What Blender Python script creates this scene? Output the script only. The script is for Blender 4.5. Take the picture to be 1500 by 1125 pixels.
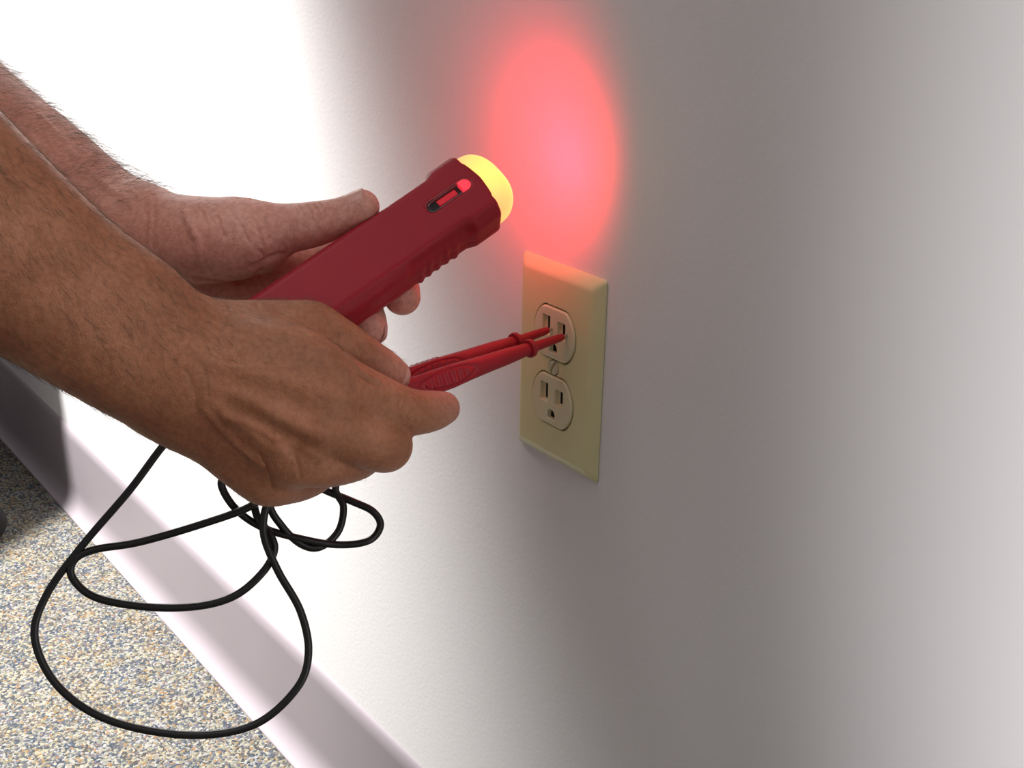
import bpy, bmesh, math, random
import numpy as np
from mathutils import Vector, Matrix

for o in list(bpy.data.objects):
    bpy.data.objects.remove(o, do_unlink=True)
SC = bpy.context.scene
COL = SC.collection
random.seed(7); RNG = np.random.default_rng(11)
S = 0.001                                   # everything below is laid out in millimetres; the wall is y = 0, the floor z = 0

# ------------------------------------------------------------------ camera
cam_data = bpy.data.cameras.new('camera')
cam_data.sensor_width = 36.0
cam_data.lens = 1838.29 * 36.0 / 1500.0
cam_data.clip_start = 0.02
camera = bpy.data.objects.new('camera', cam_data)
COL.objects.link(camera)
RGT = Vector((0.60134381, 0.79876697, 0.01889298)); DWN = Vector((0.30395819, -0.20683583, -0.92996148)); FWD = Vector((-0.73891478, 0.56496925, -0.36717121))
CAM = Vector((490.04, -408.31, 706.61))
camera.matrix_world = Matrix(((RGT.x, -DWN.x, -FWD.x, CAM.x * S), (RGT.y, -DWN.y, -FWD.y, CAM.y * S), (RGT.z, -DWN.z, -FWD.z, CAM.z * S), (0, 0, 0, 1)))
SC.camera = camera

# ------------------------------------------------------------------ light
world = bpy.data.worlds.new('world'); SC.world = world
world.use_nodes = True
world.node_tree.nodes['Background'].inputs['Color'].default_value = (1.0, 0.905, 0.925, 1)
world.node_tree.nodes['Background'].inputs['Strength'].default_value = 0.235

def spot(name, loc, target, energy, angle, blend, radius, color):
    d = bpy.data.lights.new(name, 'SPOT'); d.energy = energy; d.spot_size = math.radians(angle); d.spot_blend = blend
    d.shadow_soft_size = radius; d.color = color
    o = bpy.data.objects.new(name, d); COL.objects.link(o)
    o.location = Vector(loc) * S
    o.rotation_euler = (Vector(target) - Vector(loc)).to_track_quat('-Z', 'Y').to_euler()
    return o
spot('wall_washer', (-820, -420, 1450), (-724, -20, 440), 345, 62, 0.85, 0.05, (1.0, 0.98, 0.97))
spot('right_wall_spot', (2300, -2300, 620), (1715, 0, 600), 540, 55.5, 0.08, 0.10, (1.0, 0.97, 0.985))  # unseen spot, kept low so its beam edge stands upright on the wall
fill = bpy.data.lights.new('overhead_fill_light', 'AREA'); fill.shape = 'RECTANGLE'; fill.size = 1.2; fill.size_y = 1.2; fill.energy = 10.0; fill.color = (1.0, 0.97, 0.96)  # added overhead fill for top-lit shading on the hands, no fixture behind it
po = bpy.data.objects.new('overhead_fill_light', fill); COL.objects.link(po); po.location = (-0.1, -1.0, 2.4)

SC.view_settings.view_transform = 'Standard'
SC.view_settings.look = 'None'
SC.view_settings.exposure = 0.0
SC.view_settings.gamma = 1.0
SC.view_settings.use_curve_mapping = False

# ------------------------------------------------------------------ materials
def new_mat(name):
    m = bpy.data.materials.new(name); m.use_nodes = True
    nt = m.node_tree
    return m, nt, nt.nodes['Principled BSDF']
def node(nt, kind, **kw):
    n = nt.nodes.new(kind)
    for k, v in kw.items():
        if k in n.inputs: n.inputs[k].default_value = v
        else: setattr(n, k, v)
    return n
def coords(nt, scale=(1, 1, 1), loc=(0, 0, 0)):
    tc = nt.nodes.new('ShaderNodeTexCoord'); mp = nt.nodes.new('ShaderNodeMapping')
    mp.inputs['Scale'].default_value = scale; mp.inputs['Location'].default_value = loc
    nt.links.new(tc.outputs['Object'], mp.inputs['Vector'])
    return mp.outputs['Vector']
def ramp(nt, fac, stops, interp='LINEAR'):
    r = nt.nodes.new('ShaderNodeValToRGB'); r.color_ramp.interpolation = interp
    els = r.color_ramp.elements
    while len(els) < len(stops): els.new(0.5)
    for e, (p, c) in zip(els, stops): e.position = p; e.color = (*c, 1)
    nt.links.new(fac, r.inputs['Fac'])
    return r.outputs['Color']
def bump(nt, bsdf, height, strength, dist, prev=None):
    b = nt.nodes.new('ShaderNodeBump'); b.inputs['Strength'].default_value = strength; b.inputs['Distance'].default_value = dist
    nt.links.new(height, b.inputs['Height'])
    if prev is not None: nt.links.new(prev, b.inputs['Normal'])
    nt.links.new(b.outputs['Normal'], bsdf.inputs['Normal'])
    return b.outputs['Normal']

def mat_wall():
    m, nt, b = new_mat('painted_wall')
    v = coords(nt)
    n2 = node(nt, 'ShaderNodeTexNoise', Scale=3.0, Detail=2.0); nt.links.new(v, n2.inputs['Vector'])
    c = ramp(nt, n2.outputs['Fac'], [(0.3, (0.80, 0.795, 0.785)), (0.7, (0.83, 0.825, 0.815))])
    nt.links.new(c, b.inputs['Base Color'])
    n = node(nt, 'ShaderNodeTexNoise', Scale=330.0, Detail=2.5, Roughness=0.55); nt.links.new(v, n.inputs['Vector'])
    bump(nt, b, n.outputs['Fac'], 0.16, 0.0009)
    b.inputs['Roughness'].default_value = 0.6; b.inputs['Specular IOR Level'].default_value = 0.25
    return m
def mat_carpet():
    m, nt, b = new_mat('speckled_carpet')
    v = coords(nt)
    nz = node(nt, 'ShaderNodeTexNoise', Scale=260.0, Detail=1.0); nt.links.new(v, nz.inputs['Vector'])
    wv = nt.nodes.new('ShaderNodeVectorMath'); wv.operation = 'MULTIPLY_ADD'
    nt.links.new(nz.outputs['Color'], wv.inputs[0]); wv.inputs[1].default_value = (0.004, 0.004, 0.0); nt.links.new(v, wv.inputs[2])
    vo = node(nt, 'ShaderNodeTexVoronoi', Scale=460.0); nt.links.new(wv.outputs[0], vo.inputs['Vector'])
    sp = nt.nodes.new('ShaderNodeSeparateColor'); nt.links.new(vo.outputs['Color'], sp.inputs[0])
    c = ramp(nt, sp.outputs[0], [(0.0, (0.06, 0.09, 0.14)), (0.18, (0.15, 0.20, 0.28)), (0.34, (0.50, 0.48, 0.34)), (0.46, (0.66, 0.64, 0.54)),
                                 (0.58, (0.85, 0.84, 0.83)), (0.70, (0.66, 0.38, 0.15)), (0.78, (0.30, 0.27, 0.34)), (0.89, (0.88, 0.85, 0.64))], 'CONSTANT')
    big = node(nt, 'ShaderNodeTexNoise', Scale=38.0, Detail=2.0); nt.links.new(v, big.inputs['Vector'])
    tint = ramp(nt, big.outputs['Fac'], [(0.38, (0.42, 0.46, 0.56)), (0.52, (0.62, 0.60, 0.50)), (0.64, (0.74, 0.55, 0.33))])
    mx = node(nt, 'ShaderNodeMix', data_type='RGBA', blend_type='MIX'); mx.inputs[0].default_value = 0.22
    nt.links.new(c, mx.inputs[6]); nt.links.new(tint, mx.inputs[7])
    dk = node(nt, 'ShaderNodeMix', data_type='RGBA', blend_type='MULTIPLY'); dk.inputs[0].default_value = 1.0
    dk.inputs[7].default_value = (0.31, 0.305, 0.295, 1)
    nt.links.new(mx.outputs[2], dk.inputs[6]); nt.links.new(dk.outputs[2], b.inputs['Base Color'])
    bump(nt, b, vo.outputs['Distance'], 0.8, -0.002)
    b.inputs['Roughness'].default_value = 0.95; b.inputs['Specular IOR Level'].default_value = 0.05
    return m
def mat_plain(name, col, rough=0.5, spec=0.5, noise=None, bmp=None, sub=0.0, coat=0.0):
    m, nt, b = new_mat(name)
    b.inputs['Roughness'].default_value = rough; b.inputs['Specular IOR Level'].default_value = spec
    b.inputs['Coat Weight'].default_value = coat
    v = coords(nt)
    sc, amt = noise or (40.0, 0.06)
    n = node(nt, 'ShaderNodeTexNoise', Scale=sc, Detail=3.0); nt.links.new(v, n.inputs['Vector'])
    c = ramp(nt, n.outputs['Fac'], [(0.3, tuple(x * (1 - amt) for x in col)), (0.7, tuple(min(1, x * (1 + amt)) for x in col))])
    nt.links.new(c, b.inputs['Base Color'])
    if bmp:
        n3 = node(nt, 'ShaderNodeTexNoise', Scale=bmp[0], Detail=2.0); nt.links.new(v, n3.inputs['Vector'])
        bump(nt, b, n3.outputs['Fac'], bmp[1], bmp[2])
    return m
def mat_skin(name, back, palm, blotch, lines):
    m, nt, b = new_mat(name)
    v = coords(nt)
    n1 = node(nt, 'ShaderNodeTexNoise', Scale=34.0, Detail=4.0, Roughness=0.6); nt.links.new(v, n1.inputs['Vector'])
    bk = ramp(nt, n1.outputs['Fac'], [(0.30, back[0]), (0.5, back[1]), (0.70, back[2])])
    pk = ramp(nt, n1.outputs['Fac'], [(0.30, palm[0]), (0.5, palm[1]), (0.70, palm[2])])
    at = nt.nodes.new('ShaderNodeAttribute'); at.attribute_name = 'palm'          # 1 on palmar skin and fingertips, 0 on the tanned back of arm and hand
    mb = node(nt, 'ShaderNodeMix', data_type='RGBA', blend_type='MIX')
    nt.links.new(at.outputs['Fac'], mb.inputs[0]); nt.links.new(bk, mb.inputs[6]); nt.links.new(pk, mb.inputs[7])
    base = mb.outputs[2]
    n2 = node(nt, 'ShaderNodeTexNoise', Scale=420.0, Detail=3.0); nt.links.new(v, n2.inputs['Vector'])
    fine = ramp(nt, n2.outputs['Fac'], [(0.35, blotch), (0.62, (1, 1, 1))])
    mx = node(nt, 'ShaderNodeMix', data_type='RGBA', blend_type='MULTIPLY'); mx.inputs[0].default_value = 0.55
    nt.links.new(base, mx.inputs[6]); nt.links.new(fine, mx.inputs[7])
    nt.links.new(mx.outputs[2], b.inputs['Base Color'])
    vo = node(nt, 'ShaderNodeTexVoronoi', Scale=720.0, feature='DISTANCE_TO_EDGE')
    nz = node(nt, 'ShaderNodeTexNoise', Scale=300.0, Detail=2.0); nt.links.new(v, nz.inputs['Vector'])
    wv = nt.nodes.new('ShaderNodeVectorMath'); wv.operation = 'MULTIPLY_ADD'
    nt.links.new(nz.outputs['Color'], wv.inputs[0]); wv.inputs[1].default_value = (0.003,) * 3; nt.links.new(v, wv.inputs[2])
    nt.links.new(wv.outputs[0], vo.inputs['Vector'])
    p = bump(nt, b, vo.outputs['Distance'], lines, 0.0006)
    n4 = node(nt, 'ShaderNodeTexNoise', Scale=130.0, Detail=4.0, Roughness=0.6); nt.links.new(v, n4.inputs['Vector'])
    bump(nt, b, n4.outputs['Fac'], 0.30, 0.0016, p)
    b.inputs['Roughness'].default_value = 0.5; b.inputs['Specular IOR Level'].default_value = 0.35
    b.inputs['Subsurface Weight'].default_value = 0.12
    b.inputs['Subsurface Radius'].default_value = (1.0, 0.35, 0.2); b.inputs['Subsurface Scale'].default_value = 0.003
    return m

M = {}
M['wall'] = mat_wall()
M['carpet'] = mat_carpet()
M['vinyl'] = mat_plain('mauve_vinyl', (0.35, 0.31, 0.332), 0.42, 0.45, (9.0, 0.03), (500, 0.05, 0.0005))
M['ivory'] = mat_plain('ivory_plastic', (0.76, 0.72, 0.40), 0.32, 0.5, (30.0, 0.02))
M['ivory2'] = mat_plain('ivory_nylon', (0.76, 0.71, 0.46), 0.38, 0.5, (30.0, 0.02))
M['dark'] = mat_plain('slot_shade_black', (0.012, 0.011, 0.010), 0.7, 0.2)  # black that stands in for the shade inside the socket holes
M['steel'] = mat_plain('dull_steel', (0.50, 0.49, 0.42), 0.35, 0.5); M['steel'].node_tree.nodes['Principled BSDF'].inputs['Metallic'].default_value = 0.85
M['paint_screw'] = mat_plain('painted_screw', (0.60, 0.57, 0.38), 0.35, 0.5)
M['red'] = mat_plain('red_abs', (0.36, 0.012, 0.024), 0.45, 0.28, (60.0, 0.05), (1500, 0.10, 0.0003))
M['red_dark'] = mat_plain('red_rubber', (0.33, 0.015, 0.022), 0.5, 0.4, (60.0, 0.05))
M['red_probe'] = mat_plain('red_probe_plastic', (0.42, 0.012, 0.025), 0.40, 0.45, (80.0, 0.05), (900, 0.06, 0.0003))
M['cable'] = mat_plain('black_pvc', (0.012, 0.013, 0.012), 0.34, 0.5)
M['black'] = mat_plain('black_nylon', (0.014, 0.014, 0.015), 0.5, 0.4)
M['fabric'] = mat_plain('charcoal_fabric', (0.03, 0.03, 0.034), 0.9, 0.1, (300, 0.2))
M['sleeve'] = mat_plain('grey_cotton', (0.32, 0.33, 0.36), 0.9, 0.1, (200, 0.1))
M['skin'] = mat_skin('skin', [(0.35, 0.140, 0.072), (0.425, 0.180, 0.092), (0.51, 0.232, 0.125)],
                     [(0.66, 0.310, 0.240), (0.72, 0.358, 0.280), (0.78, 0.425, 0.335)], (0.72, 0.59, 0.54), 0.50)
M['nail'] = mat_plain('fingernail', (0.68, 0.36, 0.29), 0.38, 0.4, (200, 0.05))
M['hair'] = mat_plain('body_hair', (0.15, 0.10, 0.062), 0.45, 0.5)
LENS_HOT = (0.0, 0.0, 0.0)
def mat_lens():
    m, nt, b = new_mat('lit_lens')
    # brightest round the bulb, more orange towards the rim of the lens
    v = coords(nt, (37.0, 37.0, 37.0), LENS_HOT)
    gr = nt.nodes.new('ShaderNodeTexGradient'); gr.gradient_type = 'SPHERICAL'; nt.links.new(v, gr.inputs['Vector'])
    c = ramp(nt, gr.outputs['Fac'], [(0.02, (1.0, 0.20, 0.16)), (0.25, (1.0, 0.46, 0.15)), (0.5, (1.0, 0.84, 0.14)), (0.8, (1.0, 0.93, 0.22))])
    nt.links.new(c, b.inputs['Emission Color']); b.inputs['Emission Strength'].default_value = 1.0
    b.inputs['Base Color'].default_value = (0.7, 0.35, 0.2, 1); b.inputs['Roughness'].default_value = 0.25
    return m
M['lens'] = mat_lens()
def mat_emit(name, col, st):
    m, nt, b = new_mat(name)
    b.inputs['Base Color'].default_value = (*col, 1); b.inputs['Emission Color'].default_value = (*col, 1); b.inputs['Emission Strength'].default_value = st
    b.inputs['Roughness'].default_value = 0.3
    return m
M['glow'] = mat_emit('lit_indicator', (1.0, 0.04, 0.07), 0.75)
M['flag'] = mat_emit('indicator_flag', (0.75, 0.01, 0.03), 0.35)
def mat_clear():
    m, nt, b = new_mat('clear_window')
    b.inputs['Base Color'].default_value = (0.95, 0.9, 0.9, 1); b.inputs['Transmission Weight'].default_value = 1.0
    b.inputs['Roughness'].default_value = 0.05; b.inputs['IOR'].default_value = 1.25
    return m
M['clear'] = mat_clear()

# ------------------------------------------------------------------ object helpers
def tag(o, label=None, cat=None, group=None, kind=None):
    if label: o['label'] = label
    if cat: o['category'] = cat
    if group: o['group'] = group
    if kind: o['kind'] = kind
    return o
def empty(name, loc_mm):
    o = bpy.data.objects.new(name, None); o.empty_display_size = 0.02
    COL.objects.link(o); o.location = Vector(loc_mm) * S
    return o
def link_mesh(name, me, mat, parent=None, origin=(0, 0, 0)):
    """mesh coordinates are world millimetres; origin is where the object's own origin sits"""
    o = bpy.data.objects.new(name, me); COL.objects.link(o)
    if mat: me.materials.append(mat)
    org = Vector(origin) * S
    if parent is not None:
        pl = Vector((0, 0, 0)); q = parent
        while q is not None: pl += q.location; q = q.parent
        o.parent = parent; o.location = org - pl
    else: o.location = org
    return o
def mesh_np(name, V, F, mat, parent=None, origin=None, smooth=True):
    V = np.asarray(V, dtype=np.float64); F = np.asarray(F, dtype=np.int32)
    if origin is None: origin = V.mean(0)
    me = bpy.data.meshes.new(name)
    n = F.shape[1]
    me.vertices.add(len(V)); me.vertices.foreach_set('co', ((V - np.asarray(origin)) * S).astype(np.float32).ravel())
    me.loops.add(F.size); me.loops.foreach_set('vertex_index', F.ravel())
    me.polygons.add(len(F)); me.polygons.foreach_set('loop_start', np.arange(0, F.size, n, dtype=np.int32))
    me.polygons.foreach_set('use_smooth', np.full(len(F), smooth))
    me.update(calc_edges=True); me.validate()
    return link_mesh(name, me, mat, parent, origin)
def mesh_bm(name, bm, mat, parent=None, origin=(0, 0, 0), smooth=False):
    me = bpy.data.meshes.new(name)
    bmesh.ops.recalc_face_normals(bm, faces=bm.faces[:])
    for v in bm.verts: v.co = (v.co - Vector(origin)) * S
    for f in bm.faces: f.smooth = smooth
    bm.to_mesh(me); bm.free()
    return link_mesh(name, me, mat, parent, origin)
def bm_box(bm, lo, hi, bevel=0.0, seg=2):
    lo = Vector(lo); hi = Vector(hi)
    r = bmesh.ops.create_cube(bm, size=1.0)
    for v in r['verts']: v.co = Vector(((v.co.x + .5) * (hi.x - lo.x) + lo.x, (v.co.y + .5) * (hi.y - lo.y) + lo.y, (v.co.z + .5) * (hi.z - lo.z) + lo.z))
    if bevel:
        es = list({e for v in r['verts'] for e in v.link_edges})
        bmesh.ops.bevel(bm, geom=es, offset=bevel, segments=seg, affect='EDGES', profile=0.5)
    return bm
def catmull(pts, n):
    p = np.asarray(pts, dtype=float)
    p = np.vstack([2 * p[0] - p[1], p, 2 * p[-1] - p[-2]])
    out = []
    for i in range(1, len(p) - 2):
        t = np.linspace(0, 1, n, endpoint=False)[:, None]
        a, b, c, d = p[i - 1], p[i], p[i + 1], p[i + 2]
        out.append(0.5 * (2 * b + (c - a) * t + (2 * a - 5 * b + 4 * c - d) * t ** 2 + (3 * b - 3 * c + d - a) * t ** 3))
    out.append(p[-2][None])
    return np.vstack(out)
def tube(path, rad, sides=10):
    path = np.asarray(path, float); n = len(path)
    T = np.gradient(path, axis=0); T /= np.linalg.norm(T, axis=1)[:, None] + 1e-9
    rad = np.full(n, rad) if np.isscalar(rad) else np.asarray(rad)
    u = np.cross(T[0], [0.3, 0.5, 0.81]); u /= np.linalg.norm(u)
    V = []; ang = np.linspace(0, 2 * np.pi, sides, endpoint=False)
    for i in range(n):
        u = u - T[i] * (u @ T[i]); u /= np.linalg.norm(u); w = np.cross(T[i], u)
        V.append(path[i] + rad[i] * (np.cos(ang)[:, None] * u + np.sin(ang)[:, None] * w))
    V = np.vstack(V); F = []
    for i in range(n - 1):
        for j in range(sides):
            k = (j + 1) % sides
            F.append((i * sides + j, i * sides + k, (i + 1) * sides + k, (i + 1) * sides + j))
    m = sides // 2
    return V, np.array(F)

# ------------------------------------------------------------------ signed distance modelling (sparse surface nets)
def smin(a, b, k):
    h = np.maximum(k - np.abs(a - b), 0.0) / k
    return np.minimum(a, b) - h * h * (k * 0.25)
def smax(a, b, k): return -smin(-a, -b, k)
def seg_dist(P, a, b, ra, rb):
    ab = b - a; L2 = float(ab @ ab) + 1e-9
    q = P - a
    t = np.clip((q @ ab) / L2, 0, 1)
    d = q - t[..., None] * ab
    return np.sqrt((d * d).sum(-1)) - (ra + (rb - ra) * t)
def chain_field(chain, sub=4):
    c = catmull(chain, sub).astype(np.float32)
    def f(P, C, R):
        D = np.full(P.shape[:2], 60.0, np.float32)
        for i in range(len(c) - 1):
            a, b = c[i], c[i + 1]
            m = seg_dist(C, a[:3], b[:3], float(a[3]), float(b[3])) < R
            if m.any(): D[m] = np.minimum(D[m], seg_dist(P[m], a[:3], b[:3], float(a[3]), float(b[3])))
        return D
    return f
def sdf_mesh(func, lo, hi, h, B=8):
    """sparse surface nets of func(P[nb,m,3], C[nb,3], reach) < 0 over the box lo..hi with cell size h"""
    lo = np.asarray(lo, np.float32); hi = np.asarray(hi, np.float32)
    H = h * B
    nb = np.ceil((hi - lo) / H).astype(int)
    g = np.stack(np.meshgrid(*[np.arange(k) for k in nb], indexing='ij'), -1).reshape(-1, 3)
    Cc = (lo + (g + 0.5) * H).astype(np.float32)
    d0 = func(Cc[:, None, :], Cc, 1e9)[:, 0]
    act = np.abs(d0) < H * 1.7
    g = g[act]; Cc = Cc[act]
    o = np.stack(np.meshgrid(*[np.arange(B + 1)] * 3, indexing='ij'), -1).reshape(-1, 3)
    P = (lo + ((g * B)[:, None, :] + o[None]) * h).astype(np.float32)
    D = np.empty(P.shape[:2], np.float32)
    CH = 1500
    for i in range(0, len(P), CH):
        D[i:i + CH] = func(P[i:i + CH], Cc[i:i + CH], H * 0.9 + 26.0)
    del P
    n = B + 1
    D = D.reshape(-1, n, n, n)
    s = D < 0
    cs = np.zeros((len(D), B, B, B), np.int8)
    for a in (0, 1):
        for b in (0, 1):
            for c in (0, 1): cs += s[:, a:a + B, b:b + B, c:c + B]
    ci = np.argwhere((cs > 0) & (cs < 8))
    pos = np.zeros((len(ci), 3)); cnt = np.zeros(len(ci))
    corner = [(a, b, c) for a in (0, 1) for b in (0, 1) for c in (0, 1)]
    val = {q: D[ci[:, 0], ci[:, 1] + q[0], ci[:, 2] + q[1], ci[:, 3] + q[2]] for q in corner}
    for q in corner:
        for ax in range(3):
            if q[ax] == 0:
                r = list(q); r[ax] = 1; va, vb = val[q], val[tuple(r)]
                x = (va < 0) != (vb < 0)
                t = np.where(x, va / np.where(x, va - vb, 1), 0)
                p = np.tile(np.array(q, float), (len(ci), 1)); p[:, ax] += t
                pos += p * x[:, None]; cnt += x
    gc = g[ci[:, 0]] * B + ci[:, 1:]
    V = lo + h * (gc + pos / cnt[:, None])
    dim = nb * B + 2
    key = lambda q: (q[:, 0].astype(np.int64) * dim[1] + q[:, 1]) * dim[2] + q[:, 2]
    k = key(gc); order = np.argsort(k); ks = k[order]
    faces = []
    for ax in range(3):
        sl0 = [slice(0, B)] * 3; sl1 = list(sl0); sl1[ax] = slice(1, B + 1)
        a = s[(slice(None), *sl0)]; b = s[(slice(None), *sl1)]
        e = np.argwhere(a != b)
        if not len(e): continue
        q = g[e[:, 0]] * B + e[:, 1:]
        flip = a[e[:, 0], e[:, 1], e[:, 2], e[:, 3]]
        u, w = [(1, 2), (2, 0), (0, 1)][ax]
        quad = []; ok = np.ones(len(q), bool)
        for du, dw in ((-1, -1), (0, -1), (0, 0), (-1, 0)):
            r = q.copy(); r[:, u] += du; r[:, w] += dw
            ok &= (r >= 0).all(1)
            kk = key(r); ix = np.clip(np.searchsorted(ks, kk), 0, len(ks) - 1)
            ok &= ks[ix] == kk
            quad.append(order[ix])
        quad = np.stack(quad, 1)
        quad[~flip] = quad[~flip][:, ::-1]
        faces.append(quad[ok])
    return V, np.vstack(faces)
def vert_normals(V, F):
    a, b, c, d = (V[F[:, i]] for i in range(4))
    n = np.cross(c - a, d - b)
    N = np.zeros_like(V)
    for i in range(4): np.add.at(N, F[:, i], n)
    return N / (np.linalg.norm(N, axis=1)[:, None] + 1e-9)
def relax(V, F, it=1, lam=0.5):
    for _ in range(it):
        A = np.zeros_like(V); c = np.zeros(len(V))
        for i in range(4):
            for j in ((i + 1) % 4, (i + 3) % 4):
                np.add.at(A, F[:, i], V[F[:, j]]); np.add.at(c, F[:, i], 1)
        V = V + lam * (A / c[:, None] - V)
    return V

# ------------------------------------------------------------------ the room
def build_room():
    Z = 0
    bm = bmesh.new(); bm_box(bm, (-3200, 0, 0), (1700, 120, 2500))
    tag(mesh_bm('wall_back', bm, M['wall'], None, (0, 0, 0)), 'white painted wall with fine roller texture', None, None, 'structure')
    bm = bmesh.new(); bm_box(bm, (-3200, -2600, -60), (1700, 0, 0))
    tag(mesh_bm('floor', bm, M['carpet'], None, (0, 0, 0)), 'speckled loop pile carpet in blue, cream and orange', None, None, 'structure')
    # vinyl cove base: thin rounded lip, flat face, toe that sweeps out over the carpet
    prof = [(0, 0), (-17.0, 0), (-17.2, 1.0), (-15.8, 2.0), (-12.6, 4.6), (-9.6, 8.2), (-7.2, 12.6), (-5.6, 17.8), (-4.6, 24.0), (-4.2, 31.0), (-4.0, 95.0), (-3.8, 98.5), (-3.2, 102.0), (-2.3, 105.0), (-1.2, 107.4), (0, 108.6)]
    xs = (-3200, 1700)
    bm = bmesh.new()
    rows = [[bm.verts.new((x, y - 0.02, z)) for y, z in prof] for x in xs]
    for i in range(len(prof) - 1):
        f = bm.faces.new((rows[0][i], rows[1][i], rows[1][i + 1], rows[0][i + 1]))
    bm.faces.new(rows[0]); bm.faces.new(rows[1][::-1])
    o = mesh_bm('baseboard_back', bm, M['vinyl'], None, (0, 0, 0), True)
    for p in o.data.polygons:
        if len(p.vertices) > 4: p.use_smooth = False
    tag(o, 'mauve grey vinyl cove baseboard along the white wall', None, None, 'structure')
build_room()

# ------------------------------------------------------------------ the outlet
OZ = 466.42
CZ = 19.25
def d_shape_box(P, c, hx, hy, hz, r):
    q = np.abs(P - np.asarray(c, np.float32)) - np.array([hx - r, hy - r, hz - r], np.float32)
    return np.sqrt((np.maximum(q, 0) ** 2).sum(-1)) + np.minimum(q.max(-1), 0) - r
def rec_outline(x, z):
    """rounded face of a duplex receptacle: disc cut by two flats"""
    return smax(np.sqrt(x * x + z * z) - 17.05, np.abs(z) - 14.3, 1.2)
def build_outlet():
    root = empty('electrical_outlet', (0, 0, OZ))
    tag(root, 'ivory duplex electrical outlet with cover plate on the white wall', 'outlet')
    def plate(P, C, R):
        x, y, z = P[..., 0], P[..., 1], P[..., 2]
        # sloped edge: outline shrinks as the face comes forward
        t = np.clip(-y / 5.6, 0, 1)
        ins = 6.2 * t ** 1.6
        qx = np.abs(x) - (34.9 - ins - 2.0); qz = np.abs(z) - (57.15 - ins - 2.0)
        o2 = np.sqrt(np.maximum(qx, 0) ** 2 + np.maximum(qz, 0) ** 2) + np.minimum(np.maximum(qx, qz), 0) - 2.0
        d = smax(o2 * 0.7, np.maximum(-5.6 - y, y + 0.0), 1.0)
        for s in (1, -1):
            d = smax(d, -(rec_outline(x, z - s * CZ) - 0.8), 0.4)
        return smax(d, -(np.sqrt(x * x + z * z) - 4.35), 0.3)
    V, F = sdf_mesh(plate, (-38, -8, -60), (38, 2, 60), 0.5)
    mesh_np('cover_plate', V + np.array([0, 0, OZ]), F, M['ivory'], root)
    def face(P, C, R):
        x, y, z = P[..., 0], P[..., 1], P[..., 2]
        d = smax(rec_outline(x, z), np.maximum(-6.5 - y, y), 1.1)
        for c, hx, hz in (((-6.6, -7.2, 3.7), 3.2, 5.4), ((6.2, -7.2, 3.2), 3.2, 4.6)):
            d = smax(d, -d_shape_box(P, c, hx, 3.0, hz, 0.5), 0.4)
        # U shaped earth hole
        gx, gz = x, z + 8.2
        g = np.maximum(np.sqrt(gx * gx + np.maximum(gz, 0) ** 2) - 3.0, -(gz + 2.6))
        g = np.maximum(np.maximum(g, np.abs(gx) - 3.0), -(y + 7.0) * 0 + (-8.0 - y))
        g = np.maximum(g, y + 4.2)
        return smax(d, -g, 0.4)
    V, F = sdf_mesh(face, (-19, -8, -16), (19, 1, 16), 0.4)
    for s in (1, -1):
        off = np.array([0, 0, OZ + s * CZ])
        r = mesh_np('receptacle', V + off, F, M['ivory2'], root, origin=off)
        for x0, hh, zc in ((-6.35, 4.3, 3.7), (6.35, 3.5, 3.3)):
            bm = bmesh.new(); bm_box(bm, (x0 - 1.15, -4.4, OZ + s * CZ + zc - hh), (x0 + 1.15, -1.2, OZ + s * CZ + zc + hh), 0.25)
            mesh_bm('blade_slot_shade', bm, M['dark'], r, (x0, -2, OZ + s * CZ + zc))  # solid black block in place of the shade inside a blade hole
        bm = bmesh.new()
        pts = [(-2.4, -2.2)] + [(2.4 * math.cos(a), 2.4 * math.sin(a)) for a in np.linspace(math.pi, 0, 13)] + [(2.4, -2.2)]
        lo = [bm.verts.new((x, -4.4, OZ + s * CZ - 8.2 + z)) for x, z in pts]; hi = [bm.verts.new((x, -1.5, OZ + s * CZ - 8.2 + z)) for x, z in pts]
        bm.faces.new(lo); bm.faces.new(hi[::-1])
        for i in range(len(pts)): bm.faces.new((lo[i], lo[(i + 1) % len(pts)], hi[(i + 1) % len(pts)], hi[i]))
        mesh_bm('earth_slot_shade', bm, M['dark'], r, (0, -2, OZ + s * CZ - 8.2))  # solid black plug in place of the shade inside the earth hole
    ca, sa = math.cos(math.radians(62)), math.sin(math.radians(62))
    def screw(P, C, R):
        x, y, z = P[..., 0], P[..., 1], P[..., 2]
        dome = np.sqrt(x * x + z * z + (y - 4.5) ** 2) - 11.3
        d = smax(smax(np.sqrt(x * x + z * z) - 3.95, dome, 0.5), y + 0.5, 0.3)
        sl = np.maximum(np.abs(x * -sa + z * ca) - 0.7, y * 0 + (-9 - y)); sl = np.maximum(sl, y + 4.9)
        return smax(d, -sl, 0.15)
    V, F = sdf_mesh(screw, (-5, -8, -5), (5, 1, 5), 0.25)
    mesh_np('plate_screw', V + np.array([0, 0, OZ]), F, M['paint_screw'], root)
build_outlet()

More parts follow.
